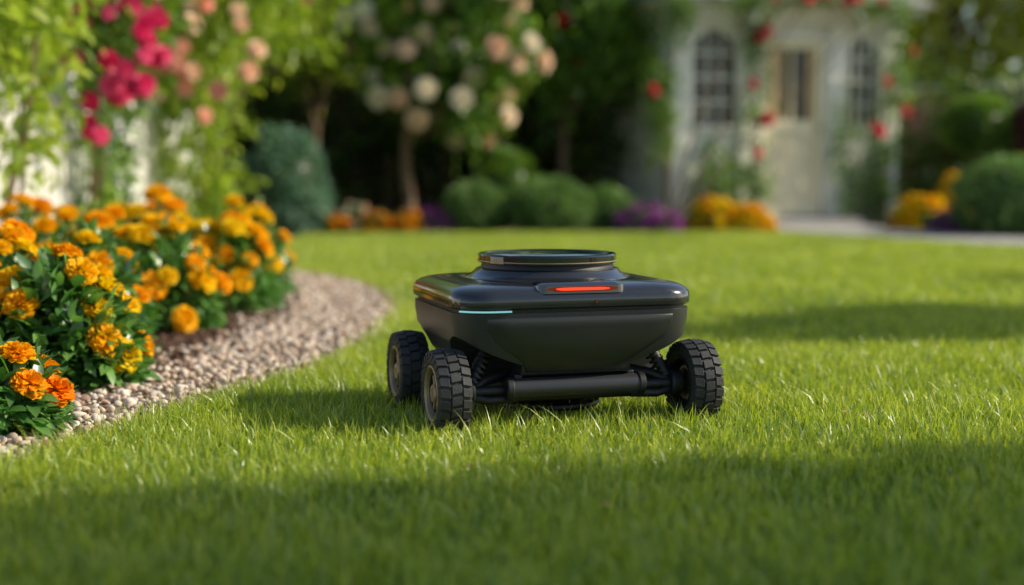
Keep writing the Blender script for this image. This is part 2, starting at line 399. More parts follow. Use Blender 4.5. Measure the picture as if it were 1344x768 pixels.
# ------------------------------------------------------------------ plants
def marigold(name, c, rx, ry, h, nb, nl, bs, mat, T=BM, leaf=.055, lt=T8, zlo=.42):
    mb=MB(); c=np.array([c[0],c[1],0.])
    d=rdir(nl); d[:,2]=np.abs(d[:,2]); rad=(.35+.65*rng.random(nl)**.6)*(1+.18*sn(d,c[0]*9))
    p=c+d*rad[:,None]*np.array([rx,ry,h*.9]); p[:,2]+=.015
    dd=d*.8+rdir(nl)*.8; dd[:,2]+=.1
    place(mb,lt,p,dd,rdir(nl)*.5+np.array([0,0,1.]),leaf*rng.uniform(.6,1.3,nl),M_mleaf,rng.random(nl))
    P=[];D=[]; tries=0
    while len(P)<nb and tries<nb*80:
        tries+=1
        d=rdir(1)[0]; d[2]=abs(d[2])*.9+.12; d/=np.linalg.norm(d)
        if d[2]<zlo and rng.random()<.9: continue
        q=c+d*np.array([rx,ry,h])*rng.uniform(.97,1.14)
        if any(np.linalg.norm(q-o)<bs*1.2 for o in P): continue
        P.append(q); D.append(nrm(d*np.array([.6,.6,1.])+rng.normal(size=3)*.18+np.array([0.1,-.12,0.15])))
    P=np.array(P);D=np.array(D)
    blooms(mb,T,P,D,bs,mat)
    for q,dv in zip(P,D):
        b=q-dv*bs*.1; a=c+(q-c)*np.array([.3,.3,0.1]); mid=(a+b)/2+np.array([0,0,.03])
        tube(mb,[a,mid,b],[.003,.003,.0035],M_stem,5)
        tube(mb,[b-dv*bs*.55,b-dv*bs*.25,b+dv*bs*.1],[.004,bs*.22,bs*.3],M_stem,7)
    return mb.build(name)

marigold('marigold_plant',(-1.10,3.0),.15,.14,.20,9,1000,.049,M_orange,zlo=.2)
marigold('marigold_plant',(-1.42,3.2),.2,.2,.25,10,1200,.049,M_orange)
marigold('marigold_plant',(-1.17,3.68),.21,.19,.31,18,2700,.046,M_mari,leaf=.062)
marigold('marigold_plant',(-1.50,3.95),.25,.22,.39,22,1800,.047,M_mari)
marigold('marigold_plant',(-1.26,4.2),.18,.2,.36,17,1400,.047,M_mari)
marigold('marigold_plant',(-1.85,4.5),.25,.22,.39,16,1300,.047,M_mari)
marigold('marigold_plant',(-1.24,5.0),.21,.2,.36,24,1900,.05,M_mari)
marigold('marigold_plant',(-1.55,5.2),.26,.24,.40,26,1500,.05,M_mari)
marigold('marigold_plant',(-1.13,5.65),.21,.22,.36,24,1700,.052,M_mari)
marigold('marigold_plant',(-1.46,5.9),.26,.26,.42,28,1400,.052,M_mari)
marigold('marigold_plant',(-1.9,5.6),.26,.26,.42,22,1200,.052,M_mari)
marigold('marigold_plant',(-1.22,6.35),.24,.24,.38,26,1500,.052,M_mari)
marigold('marigold_plant',(-1.7,6.7),.26,.26,.42,24,1100,.052,M_mari)

def mound(name,x,y,rx,h,nb,mat,bs=.045):
    return marigold(name,(x,y),rx,rx*.7,h,nb,int(500*rx/.2),bs,mat,T=BM2,leaf=.06,lt=T4,zlo=.1)
mound('marigold_plant',-1.6,12.85,.14,.15,14,M_orange); mound('marigold_plant',-1.2,12.8,.16,.18,18,M_orange)
mound('marigold_plant',-.93,12.8,.15,.18,18,M_orange)
mound('marigold_plant',1.85,13.05,.26,.28,60,M_mari,.055); mound('marigold_plant',2.15,13.0,.24,.22,50,M_mari,.055)
mound('marigold_plant',3.85,13.4,.28,.3,60,M_mari,.055); mound('marigold_plant',4.45,14.2,.26,.5,50,M_mari,.055)
mound('petunia_plant',-.7,12.9,.2,.22,60,M_purple,.035); mound('petunia_plant',1.25,13.0,.32,.24,80,M_purple,.038)
mound('petunia_plant',4.0,12.95,.22,.2,50,M_purple,.035); mound('petunia_plant',.6,13.7,.25,.32,50,M_purple,.035)
mound('petunia_plant',-1.85,13.1,.25,.28,50,M_purple,.035); mound('petunia_plant',-1.45,13.1,.2,.25,40,M_cream,.035)

def shrub(name,x,y,r,h,n,size,mat,z0=0,core=True,lump=.12):
    mb=MB()
    blobs=[((x,y,z0+h*.5),(r,r,h*.52))]
    crown(mb,blobs,n,size,mat,clump=10,spread=.025,droop=0,inner=.86,lump=lump,out=1.0)
    if core:  # dark inner shell added to block light passing through the leaves
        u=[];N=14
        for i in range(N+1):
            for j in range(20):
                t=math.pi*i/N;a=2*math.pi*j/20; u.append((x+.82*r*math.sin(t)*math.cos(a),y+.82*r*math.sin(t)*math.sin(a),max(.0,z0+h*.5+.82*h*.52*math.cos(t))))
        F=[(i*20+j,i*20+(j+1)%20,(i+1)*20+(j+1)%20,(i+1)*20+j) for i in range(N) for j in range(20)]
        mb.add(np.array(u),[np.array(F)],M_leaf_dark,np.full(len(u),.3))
    tube(mb,[(x,y,0),(x,y,z0+h*.3)],[.03,.02],M_bark,6)
    return mb.build(name)
shrub('boxwood_shrub',-.33,13.0,.29,.42,5000,.038,M_box)
shrub('boxwood_shrub',.35,13.0,.36,.46,7000,.038,M_box)
shrub('boxwood_shrub',.9,13.3,.22,.38,3500,.038,M_box)
shrub('boxwood_shrub',-.05,14.0,.34,.75,4500,.042,M_leaf_mid)
shrub('blue_spruce_shrub',-2.0,12.6,.38,.86,8000,.048,M_blue,lump=.3)
shrub('blue_spruce_shrub',-2.45,12.9,.36,.6,4000,.048,M_blue,lump=.3)
shrub('boxwood_shrub',4.42,12.5,.52,.66,8000,.042,M_box)
shrub('boxwood_shrub',5.2,12.2,.45,.6,5000,.042,M_box)
shrub('topiary_shrub',5.0,15.4,.36,.6,5000,.05,M_leaf_mid,z0=.75)
shrub('barberry_shrub',5.75,15.2,.4,.75,5000,.05,M_red,z0=.6)
shrub('fern_shrub',-2.9,10.9,.5,.7,4000,.07,M_leaf_mid,lump=.4)

def tree(name,x,y,trunkh,tr,blobs,n,size,mat,spread=.12,clump=26,flowers=None,inner=.35,lump=.4,lean=0):
    mb=MB(); top=Vector((x+lean,y,trunkh))
    tube(mb,[(x,y,-.05),(x+.02,y,trunkh*.3),(x+lean*.5-.02,y,trunkh*.65),top],[tr*1.35,tr,tr*.85,tr*.7],M_bark,10)
    for b in blobs:
        c=Vector(b[0]); mid=(top+c)/2+Vector((random.uniform(-.1,.1),random.uniform(-.1,.1),-.08))
        tube(mb,[top-Vector((0,0,.05)),mid,c,c+(c-mid)*.6],[tr*.6,tr*.4,tr*.22,tr*.08],M_bark,7)
        for q in range(4):
            d=Vector(rdir(1)[0]); d.z=abs(d.z)*.6
            e=c+Vector((d.x*b[1][0],d.y*b[1][1],d.z*b[1][2]))*.8
            tube(mb,[mid.lerp(c,.6),(mid.lerp(c,.6)+e)/2+Vector((0,0,.05)),e],[tr*.25,tr*.14,tr*.04],M_bark,5)
    crown(mb,blobs,n,size,mat,clump=clump,spread=spread,inner=inner,lump=lump)
    if flowers:
        fm,fn,fs=flowers; P=[];D=[]; tr_=0
        while len(P)<fn and tr_<3000:
            tr_+=1; b=blobs[rng.integers(0,len(blobs))]; d=rdir(1)[0]; d[1]=-abs(d[1]); d=nrm(d)
            q=np.array(b[0])+d*np.array(b[1])*rng.uniform(1.0,1.2)
            if any(abs(q[0]-o[0])<fs*1.5 and abs(q[2]-o[2])<fs*1.5 for o in P): continue
            P.append(q); D.append(d+np.array([.2,-.3,.3]))
        blooms(mb,BR,np.array(P),np.array(D),fs,fm,.25)
    return mb.build(name)

tree('rose_tree',-1.0,13.6,.95,.06,[((-.75,13.5,1.45),(.55,.45,.42)),((-.25,13.6,1.75),(.5,.4,.5)),((-1.1,13.6,2.0),(.5,.4,.5)),((-.45,13.6,2.35),(.6,.4,.45)),((-.35,13.45,1.15),(.3,.3,.3))],7500,.09,M_leaf_mid,flowers=(M_cream,52,.10),spread=.1)
tree('rose_tree',.55,15.0,1.0,.05,[((.5,15.0,1.7),(.6,.4,.5)),((1.0,15.0,2.1),(.6,.4,.6)),((.3,15,2.6),(.6,.4,.5))],6000,.1,M_leaf_mid,flowers=(M_rred,8,.085))
tree('rose_tree',-1.95,14.2,1.0,.05,[((-1.9,14.2,1.9),(.5,.4,.5)),((-1.6,14.2,2.3),(.5,.4,.5)),((-2.3,14.2,2.4),(.5,.4,.5))],5000,.09,M_leaf_bright,flowers=(M_peach,18,.085))

def hedge(name,x0,x1,y,h,n,mat,size=.1,ry=.5,fl=None):
    mb=MB(); bl=[]
    x=x0
    while x<x1:
        for z in np.arange(.4,h,.7):
            bl.append(((x+random.uniform(-.2,.2),y+random.uniform(-.25,.25),z+random.uniform(-.1,.2)),(random.uniform(.45,.75),ry*random.uniform(.7,1.2),random.uniform(.45,.7))))
        x+=.8
    crown(mb,bl,n,size,mat,clump=22,spread=.13,inner=.5,lump=.4)
    for i in range(int((x1-x0)*1.6)):
        xx=x0+i/1.6; tube(mb,[(xx,y,0),(xx+.05,y,h*.5),(xx+random.uniform(-.3,.3),y,h)],[.05,.035,.015],M_bark,6)
    if fl:
        fm,fn,fs=fl; P=np.stack([rng.uniform(x0,x1,fn),np.full(fn,y-ry*1.2),rng.uniform(.8,h,fn)],1)
        blooms(mb,BR,P,np.tile([0,-1,.3],(fn,1))+rdir(fn)*.4,fs,fm,.3)
    return mb.build(name)
hedge('hedge',-7,1.1,15.7,3.2,28000,M_leaf_dark,.12,.5)
hedge('hedge',4.9,9.5,16.2,1.6,10000,M_leaf_dark,.12,.4)
hedge('hedge',-8,-3.3,9.5,1.8,11000,M_leaf_mid,.11,.9)
hedge('hedge',-7,-3.4,13.4,2.4,11000,M_leaf_mid,.12,.6,fl=(M_peach,10,.08))

for (x,y,h,m_,s_) in [(-5.5,18.5,5.2,M_leaf_bright,1.5),(-2.6,18.8,5.0,M_leaf_mid,1.5),(.2,18.6,5.2,M_leaf_dark,1.5),(3.0,20,5.8,M_leaf_dark,1.7),(5.8,19.2,4.6,M_leaf_yel,1.5),(8.8,18.5,4.8,M_leaf_bright,1.6)]:
    bl=[((x+dx*s_*.6,y+dy*s_*.3,h*zz),(s_*.72,s_*.6,s_*.6)) for dx,dy,zz in [(-1,0,.42),(1,.2,.45),(0,-.5,.55),(-.7,.5,.7),(.8,-.2,.72),(0,0,.88)]]
    tree('tree',x,y,h*.35,.16,bl,12000,.14,m_,spread=.17)
for (x,y,h,m_,s_) in [(-4.6,10.8,3.6,M_leaf_yel,1.1),(-6.5,13,4.6,M_leaf_mid,1.4)]:
    bl=[((x+dx*s_*.6,y+dy*s_*.3,h*zz),(s_*.7,s_*.6,s_*.6)) for dx,dy,zz in [(-1,0,.42),(1,.2,.45),(0,-.5,.55),(-.7,.5,.7),(.8,-.2,.72),(0,0,.88)]]
    tree('tree',x,y,h*.35,.12,bl,9000,.11,m_,spread=.14)
# trees to the right of the lawn (they shade it)
for (x,y,z,r,nl) in [(3.7,2.05,3.05,.62,5200),(4.9,2.0,3.1,.72,6000),(6.1,2.35,3.15,.78,6200),(7.5,2.8,3.2,.85,6200),(6.9,5.3,3.2,.75,4600),(9.2,7.4,3.3,.8,3800)]:
    bl=[((x,y,z),(r,r*.75,r*.7)),((x+.6*r,y+.2,z+.5),(r*.7,r*.55,r*.5)),((x-.7*r,y-.15,z-.2),(r*.6,r*.5,r*.45)),((x+.1,y-.1,z+.8),(r*.6,r*.5,r*.4))]
    tree('tree',x,y,z*.7,.06,bl,nl,.09,M_leaf_mid,spread=.09,clump=36,inner=.25)

# climbing roses along the fence ---------------------------------------
def climber(name,blobs,n,size,mat,fl,base,zmin=.02):
    mb=MB(); crown(mb,blobs,n,size,mat,clump=14,spread=.07,inner=.2,lump=.4,zmin=zmin,T=T8 if size>.055 else T4)
    for b in blobs:
        c=Vector(b[0]); bs_=Vector(base); mid=(c+bs_)/2+Vector((random.uniform(-.08,.08),random.uniform(-.08,.08),.1))
        tube(mb,[bs_,mid,c,c+Vector((.05,-.05,b[1][2]*.7))],[.014,.01,.007,.003],M_bark,6)
    for fm,pts,fs in fl:
        P=np.array(pts,float); blooms(mb,BR,P,np.tile([.4,-.8,.25],(len(P),1))+rdir(len(P))*.35,fs,fm,.2)
    return mb.build(name)
def cluster(c,r,n):
    d=rdir(n); d[:,1]=-np.abs(d[:,1]); return (np.array(c)+d*np.array(r)).tolist()
climber('climbing_rose',[((-2.2,5.9,1.2),(.22,.5,.32)),((-2.1,6.2,.8),(.12,.25,.25)),((-2.2,6.5,1.35),(.3,.4,.3)),((-2.0,6.2,1.5),(.3,.3,.2))],1900,.085,M_leaf_bright,[(M_pink,cluster((-2.1,6.3,1.5),(.2,.3,.1),4),.05)],(-2.25,6.1,0))
climber('climbing_rose',[((-2.15,7.6,1.25),(.25,.3,.35)),((-2.25,7.8,.6),(.13,.2,.5)),((-2.0,7.5,1.55),(.35,.3,.2)),((-2.2,7.9,.2),(.2,.2,.2))],2100,.08,M_leaf_mid,
    [(M_pink,cluster((-2.03,7.4,1.22),(.24,.2,.26),21)+cluster((-2.1,7.3,.82),(.07,.1,.14),4)+cluster((-1.9,7.3,1.02),(.1,.1,.08),5),.058),(M_peach,[(-1.83,7.4,1.5),(-1.95,7.4,1.62)],.06)],(-2.3,7.7,0))
climber('climbing_rose',[((-2.1,9.6,.55),(.32,.4,.5)),((-2.1,9.6,1.15),(.36,.4,.4)),((-1.95,9.6,1.6),(.42,.4,.35)),((-2.3,9.7,1.9),(.5,.5,.4)),((-1.7,9.7,2.0),(.4,.4,.3))],5600,.085,M_leaf_bright,
    [(M_peach,cluster((-1.95,9.25,1.35),(.33,.15,.3),14)+cluster((-2.1,9.2,1.0),(.2,.1,.2),3),.065)],(-2.15,9.7,0))
climber('climbing_rose',[((-2.6,10.9,1.4),(.4,.4,.5)),((-1.9,11.4,1.9),(.6,.4,.5)),((-1.6,11.6,2.3),(.6,.4,.4))],4000,.085,M_leaf_bright,[(M_pink,[(-1.6,11.1,1.9)],.06)],(-2.5,11,0))

# picket fence ----------------------------------------------------------
M_white=plain_mat('white_paint_wood',(.84,.82,.78),(.72,.70,.65),.55,5,bump=.15,bscale=30)
f=empty('picket_fence')
V=[];F=[]
def pickets(y0,y1):
    y=y0
    while y<y1:
        n=len(V); w=.092; h=1.0+.02*math.sin(y*3)
        for x in (-2.41,-2.388):
            V.extend([(x,y,.03),(x,y+w,.03),(x,y+w,h-.05),(x,y+w*.5,h),(x,y,h-.05)])
        F.extend([(n,n+1,n+2,n+3,n+4),(n+9,n+8,n+7,n+6,n+5)]+[(n+i,n+5+i,n+5+(i+1)%5,n+(i+1)%5) for i in range(5)])
        y+=.108
pickets(2.6,8.0); pickets(8.95,10.9)
pm('pickets',V,F,M_white,f,bevel=.003)
boxes('rails',[(-2.445,-2.413,2.6,8.05,.25,.33),(-2.445,-2.413,2.6,8.05,.74,.82),(-2.445,-2.413,8.9,10.9,.25,.33),(-2.445,-2.413,8.9,10.9,.74,.82)],M_white,f,.004)
boxes('posts',[(-2.54,-2.448,y,y+.1,0,1.12) for y in (2.6,4.4,6.2,7.95,8.9,10.8)]+[(-2.56,-2.428,y-.02,y+.12,1.122,1.15) for y in (2.6,4.4,6.2,7.95,8.9,10.8)],M_white,f,.006)

# brick wall ------------------------------------------------------------
m,nt,out=new_mat('brick'); p=nt.nodes.new('ShaderNodeBsdfPrincipled'); tc=nt.nodes.new('ShaderNodeTexCoord')
mp=nt.nodes.new('ShaderNodeMapping'); mp.inputs['Rotation'].default_value=(math.radians(90),0,0); nt.links.new(tc.outputs['Object'],mp.inputs[0])
b=nt.nodes.new('ShaderNodeTexBrick'); b.inputs['Scale'].default_value=4.4; b.inputs['Color1'].default_value=(.36,.15,.09,1); b.inputs['Color2'].default_value=(.24,.10,.065,1); b.inputs['Mortar'].default_value=(.38,.34,.29,1); b.inputs['Mortar Size'].default_value=.025
nt.links.new(mp.outputs[0],b.inputs['Vector']); nt.links.new(b.outputs[0],p.inputs['Base Color']); p.inputs['Roughness'].default_value=.9; nt.links.new(p.outputs[0],out.inputs[0])
M_brick=m
w=empty('brick_wall'); box('wall',-8,1.2,16.5,16.75,0,1.9,M_brick,w); box('coping',-8,1.2,16.45,16.8,1.903,1.96,M_pave,w,.01)
w=empty('brick_wall'); box('wall',3.9,12,16.9,17.15,0,1.5,M_brick,w); box('coping',3.9,12,16.85,17.2,1.503,1.56,M_pave,w,.01)

# ------------------------------------------------------------------ summerhouse
M_hw=plain_mat('house_white',(.90,.87,.79),(.84,.81,.72),.55,3,bump=.1,bscale=30)
M_cream_p=plain_mat('door_cream',(.90,.81,.56),(.85,.75,.50),.5,3)
M_glass=plain_mat('window_glass',(.055,.05,.035),(.02,.022,.02),.12,3,spec=.35)
M_tan_refl=plain_mat('tan_reflection',(.80,.58,.32),(.55,.37,.2),.8,4)  # tan colour painting the warm reflection in the door glass
M_roof=ground_mat('roof_shingle',[(.3,(.22,.21,.20)),(.7,(.34,.32,.30))],9,.8,20)
M_step=plain_mat('stone_step',(.42,.40,.37),(.34,.32,.3),.8,6,bump=.3)
ANG=math.radians(19); piv=Vector((2.9,15.0,0)); Rm=Matrix.Rotation(ANG,4,'Z')
HM=Matrix.Translation(piv)@Rm@Matrix.Translation(-piv)
H=empty('summerhouse'); H.matrix_world=HM
Y=15.0; ZT=2.1
box('plinth',1.48,4.25,14.92,17.2,0,.1,M_step,H,.01)
box('step',2.35,3.52,14.55,14.917,0,.07,M_step,H,.01)
cols=[(1.53,1.75),(2.31,2.51),(3.36,3.56),(3.98,4.2)]
boxes('columns',[(a,b,Y-.06,Y+.1,.102,ZT) for a,b in cols],M_hw,H,.01)
boxes('column_bases',[(a-.025,b+.025,Y-.085,Y-.062,.102,.26) for a,b in cols]+[(a-.025,b+.025,Y-.085,Y-.062,ZT-.14,ZT-.04) for a,b in cols],M_hw,H,.008)
boxes('wall_panels',[(1.752,2.308,Y,Y+.08,.102,.98),(3.562,3.978,Y,Y+.08,.102,.98)],M_hw,H)
boxes('panel_boards',[(1.76+i*.11,1.76+i*.11+.1,Y-.012,Y-.002,.15,.93) for i in range(5)]+[(3.57+i*.105,3.57+i*.105+.095,Y-.012,Y-.002,.15,.93) for i in range(4)],M_hw,H,.004)
boxes('window_sills',[(1.752,2.308,Y-.05,Y+.09,.983,1.03),(3.562,3.978,Y-.05,Y+.09,.983,1.03)],M_hw,H,.006)
def arch_window(x0,x1,zs,zt,idx):
    cx=(x0+x1)/2; r=(x1-x0)/2-.045; rise=.24
    box('glass_%d'%idx,x0+.02,x1-.02,Y+.05,Y+.056,1.033,zt-.02,M_glass,H)
    V=[];F=[];N=20
    for i in range(N+1):
        a=math.pi*(1-i/N); x=cx+r*math.cos(a); z=zs+rise*math.sin(a)
        V+= [(x,Y,z),(x,Y,zt),(x,Y+.045,z),(x,Y+.045,zt)]
    for i in range(N):
        a=i*4;b=a+4
        F+=[(a,b,b+1,a+1),(a+2,a+3,b+3,b+2),(a,a+2,b+2,b),(a+1,b+1,b+3,a+3)]
    F+=[(0,1,3,2),(N*4,N*4+2,N*4+3,N*4+1)]
    pm('spandrel_%d'%idx,V,F,M_hw,H)
    boxes('frame_%d'%idx,[(x0+.001,x0+.043,Y-.01,Y+.047,1.033,zt),(x1-.043,x1-.001,Y-.01,Y+.047,1.033,zt)],M_hw,H,.004)
    mun=[]
    for k in (1,2):
        x=x0+.045+(x1-x0-.09)*k/3; mun.append((x-.014,x+.014,Y+.012,Y+.03,1.034,zs+rise*.9))
    for k in (1,2,3):
        z=1.03+(zs+.08-1.03)*k/3.3; mun.append((x0+.044,x1-.044,Y+.014,Y+.028,z-.014,z+.014))
    boxes('muntins_%d'%idx,mun,M_hw,H)
arch_window(1.75,2.31,1.77,ZT,1); arch_window(3.56,3.98,1.75,ZT,2)
boxes('door_frame',[(2.513,2.573,Y-.03,Y+.1,.102,2.0),(3.297,3.357,Y-.03,Y+.1,.102,2.0),(2.575,3.295,Y-.03,Y+.1,1.935,2.0),(2.513,3.357,Y,Y+.1,2.003,ZT)],M_hw,H,.006)
boxes('door',[(2.578,2.66,Y+.0,Y+.045,.105,1.93),(3.21,3.292,Y+.0,Y+.045,.105,1.93),(2.662,3.208,Y+.002,Y+.043,1.84,1.93),(2.662,3.208,Y+.002,Y+.043,.98,1.1),(2.662,3.208,Y+.002,Y+.043,.105,.27),(2.92,2.95,Y+.004,Y+.04,1.102,1.838)]+[(2.664+i*.0912,2.664+i*.0912+.086,Y+.015,Y+.035,.272,.978) for i in range(6)],M_cream_p,H,.005)
box('door_glass',2.662,3.208,Y+.05,Y+.055,1.08,1.86,M_glass,H)
boxes('tan_reflection',[(2.68,2.84,Y+.041,Y+.047,1.11,1.83),(3.14,3.2,Y+.041,Y+.047,1.11,1.83)],M_tan_refl,H)  # tan strips added over the door glass to imitate its warm reflection
pm('door_knob',[(3.25+.022*math.sin(t)*math.cos(a),Y-.03+.022*math.cos(t),1.02+.022*math.sin(t)*math.sin(a)) for t in np.linspace(0,math.pi,7) for a in np.linspace(0,2*math.pi,10)[:-1]],[(i*9+j,i*9+(j+1)%9,(i+1)*9+(j+1)%9,(i+1)*9+j) for i in range(6) for j in range(9)],plain_mat('brass',(.5,.36,.12),None,.3,metallic=1),H,True)
box('left_wall',1.56,1.62,Y+.103,17.15,.102,ZT,M_hw,H); box('right_wall',4.11,4.17,Y+.103,17.15,.102,ZT,M_hw,H); box('back_wall',1.623,4.107,17.08,17.14,.102,ZT,M_hw,H)
boxes('side_boards',[(1.545,1.557,Y+.15+i*.2,Y+.15+i*.2+.18,.12,ZT-.02) for i in range(9)],M_hw,H,.004)
box('entablature',1.46,4.27,Y-.1,17.2,ZT+.003,2.22,M_hw,H,.01)
box('cornice',1.34,4.39,Y-.22,17.3,2.223,2.29,M_hw,H,.015)
pm('roof',[(1.25,Y-.32,2.293),(4.48,Y-.32,2.293),(4.48,17.4,2.293),(1.25,17.4,2.293),(2.3,16.0,3.25),(3.45,16.0,3.25)],[(0,1,5,4),(1,2,5),(2,3,4,5),(3,0,4),(0,3,2,1)],M_roof,H)
V=[];F=[];N=18
for i in range(N+1):
    a=math.pi*(1-i/N)
    for rr,zz in ((.66,.34),(.60,.29)):
        for yy in (Y-.36,Y-.225): V.append((2.935+rr*math.cos(a),yy,2.06+zz*math.sin(a)))
for i in range(N):
    a=i*4;b=a+4; F+=[(a,a+1,b+1,b),(a+2,b+2,b+3,a+3),(a,b,b+2,a+2),(a+1,a+3,b+3,b+1)]
pm('door_hood',V,F,M_hw,H)
for args in [
 ([((2.4,14.82,2.0),(.10,.08,.4)),((2.4,14.82,1.3),(.08,.08,.5)),((2.38,14.8,.6),(.13,.08,.4)),((1.95,14.78,.5),(.25,.1,.3))],1700,
  [(M_rred,[(2.37,14.68,1.92),(2.46,14.68,1.98),(2.42,14.68,1.08),(2.48,14.68,1.1),(2.3,14.68,1.45),(2.36,14.68,.75)],.072)],(2.4,14.8,0)),
 ([((3.9,14.82,.9),(.2,.1,.4)),((4.05,14.8,1.5),(.10,.08,.4)),((3.8,14.82,.4),(.25,.1,.3)),((4.1,14.8,2.0),(.10,.08,.3)),((3.46,14.8,.8),(.08,.08,.6))],1900,
  [(M_rred,[(3.72,14.66,1.02),(3.8,14.66,.98),(4.16,14.66,1.83),(4.1,14.66,1.2),(3.85,14.66,1.5)],.072)],(3.95,14.8,0)),
 ([((2.2,14.6,2.3),(.35,.08,.08)),((2.9,14.55,2.38),(.5,.08,.08)),((3.7,14.6,2.3),(.4,.08,.08)),((1.45,14.7,2.1),(.12,.15,.25)),((1.3,14.7,1.2),(.12,.15,.6))],2200,
  [(M_rred,[(2.75,14.4,2.3),(2.95,14.4,2.36),(3.3,14.4,2.33),(3.2,14.4,2.28),(2.35,14.4,2.3),(1.12,14.5,1.35),(3.6,14.4,2.3)],.072)],(1.4,14.75,0))]:
    o=climber('climbing_rose',args[0],args[1],.07,M_leaf_mid,args[2],args[3]); o.matrix_world=HM

# ------------------------------------------------------------------ ROBOT LAWN MOWER
M_lid=plain_mat('mower_shell_gloss',(.022,.023,.026),(.017,.018,.021),.20,6,coat=.8,rvar=.08)
M_low=plain_mat('mower_shell_satin',(.034,.035,.038),(.028,.029,.032),.36,8,rvar=.12,bump=.03,bscale=900)
M_pan=plain_mat('mower_front_panel',(.026,.027,.029),(.021,.022,.024),.30,8,rvar=.10,coat=.25)
M_blk=plain_mat('mower_black_plastic',(.014,.014,.015),(.010,.010,.011),.5,10,bump=.05,bscale=300)
M_gloss=plain_mat('mower_gloss_black',(.010,.011,.012),(.008,.009,.010),.07,5,coat=1)
M_tyre=plain_mat('tyre_rubber',(.038,.038,.038),(.022,.022,.022),.66,14,bump=.15,bscale=250,rvar=.15)
M_rim=plain_mat('rim_bronze',(.50,.35,.20),(.28,.195,.12),.38,20,metallic=.35,rvar=.2)
M_glassT=plain_mat('lidar_glass',(.03,.08,.085),(.02,.06,.065),.05,5,coat=1,spec=.8)
M_redL=emis_mat('red_light',(1,.05,.02),2.1); M_cyan=emis_mat('cyan_light',(.4,.95,1.0),.6)
M_redG=plain_mat('red_lens',(.30,.015,.01),(.2,.01,.01),.15,5,coat=1)

def rrect(hx,hy,r,n=9,cx=0,cy=0):
    P=[]
    for qx,qy,a0 in ((1,1,0),(-1,1,90),(-1,-1,180),(1,-1,270)):
        for i in range(n):
            a=math.radians(a0+90*i/(n-1)); P.append((cx+qx*(hx-r)+r*math.cos(a),cy+qy*(hy-r)+r*math.sin(a)))
    return P
def loft(name,rings,mat,parent,n=9,angle=30):
    V=[];F=[]
    for R in rings:
        z,hx,hy,r=R[:4]; cy=R[4] if len(R)>4 else 0
        V+=[(x,y,z) for x,y in rrect(hx,hy,r,n,0,cy)]
    m=4*n
    for i in range(len(rings)-1):
        for j in range(m): F.append((i*m+j,i*m+(j+1)%m,(i+1)*m+(j+1)%m,(i+1)*m+j))
    F.append(tuple(range(m))[::-1]); F.append(tuple((len(rings)-1)*m+j for j in range(m)))
    return pm(name,V,F,mat,parent,True,angle=angle)
def lathe(name,prof,mat,parent,axis='z',n=64,loc=(0,0,0),angle=30):
    V=[];F=[];k=len(prof)
    for j in range(n):
        a=2*math.pi*j/n
        for (t,r) in prof:
            if axis=='z': V.append((loc[0]+r*math.cos(a),loc[1]+r*math.sin(a),loc[2]+t))
            else: V.append((loc[0]+t,loc[1]+r*math.cos(a),loc[2]+r*math.sin(a)))
    for j in range(n):
        for i in range(k-1):
            a=j*k+i;b=j*k+(i+1)%k;c=((j+1)%n)*k+(i+1)%k;d=((j+1)%n)*k+i
            F.append((a,d,c,b) if axis=='z' else (a,b,c,d))
    return pm(name,V,F,mat,parent,True,angle=angle)

R=empty('robot_lawn_mower')
hull=loft('hull',[(.116,.190,.172,.06),(.124,.214,.192,.062),(.160,.244,.213,.066),(.195,.259,.226,.070),(.235,.265,.232,.074),(.257,.266,.234,.076)],M_low,R,n=13)
def frust(x0,r0,x1,r1,y,z,n=56):
    V=[]
    for x,r in ((x0,r0),(x1,r1)):
        V+=[(x,y+r*math.cos(2*math.pi*j/n),z+r*math.sin(2*math.pi*j/n)) for j in range(n)]
    F=[(j,(j+1)%n,n+(j+1)%n,n+j) for j in range(n)]+[tuple(range(n))[::-1],tuple(range(n,2*n))]
    return V,F
WX,WY,WZ=.280,.176,.091
for sx in (-1,1):
    for sy in (-1,1):
        V,F=frust(sx*.122,.060,sx*.33,.146,sy*(WY+.004),WZ)
        o=pm('cut',V,F,M_blk)
        bm=bmesh.new(); bm.from_mesh(o.data); bmesh.ops.recalc_face_normals(bm,faces=bm.faces); bm.to_mesh(o.data); bm.free()
        md=hull.modifiers.new('c','BOOLEAN'); md.operation='DIFFERENCE'; md.object=o; md.solver='EXACT'
        bpy.context.view_layer.update()
        dg=bpy.context.evaluated_depsgraph_get(); nm=bpy.data.meshes.new_from_object(hull.evaluated_get(dg))
        hull.modifiers.clear(); hull.data=nm; bpy.data.objects.remove(o)
for p_ in hull.data.polygons: p_.use_smooth=True
hull.data.set_sharp_from_angle(angle=math.radians(28))
b=hull.modifiers.new('b','BEVEL'); b.width=.003; b.segments=2; b.limit_method='ANGLE'; b.angle_limit=math.radians(35)
loft('seam',[(.2572,.258,.226,.070),(.2655,.258,.226,.070)],M_blk,R,n=13)
loft('lid',[(.2655,.266,.234,.076),(.268,.269,.237,.078),(.280,.2705,.2385,.080),(.291,.269,.237,.080),(.299,.264,.232,.080),(.305,.255,.224,.078),(.3095,.242,.212,.076),(.3125,.225,.197,.074),(.3150,.200,.175,.070),(.3165,.17,.15,.068)],M_lid,R,angle=40,n=13)
V=[];F=[]
prof=[(.129,.112,-.2030),(.150,.122,-.2155),(.172,.150,-.2260),(.198,.188,-.2335),(.225,.205,-.2375),(.248,.208,-.2390)]
for (z,hx,y) in prof:
    for i in range(9):
        t=-1+2*i/8; V.append((t*hx,y+.006*(abs(t)**3),z))
for a in range(5):
    for i in range(8): F.append((a*9+i,a*9+i+1,(a+1)*9+i+1,(a+1)*9+i))
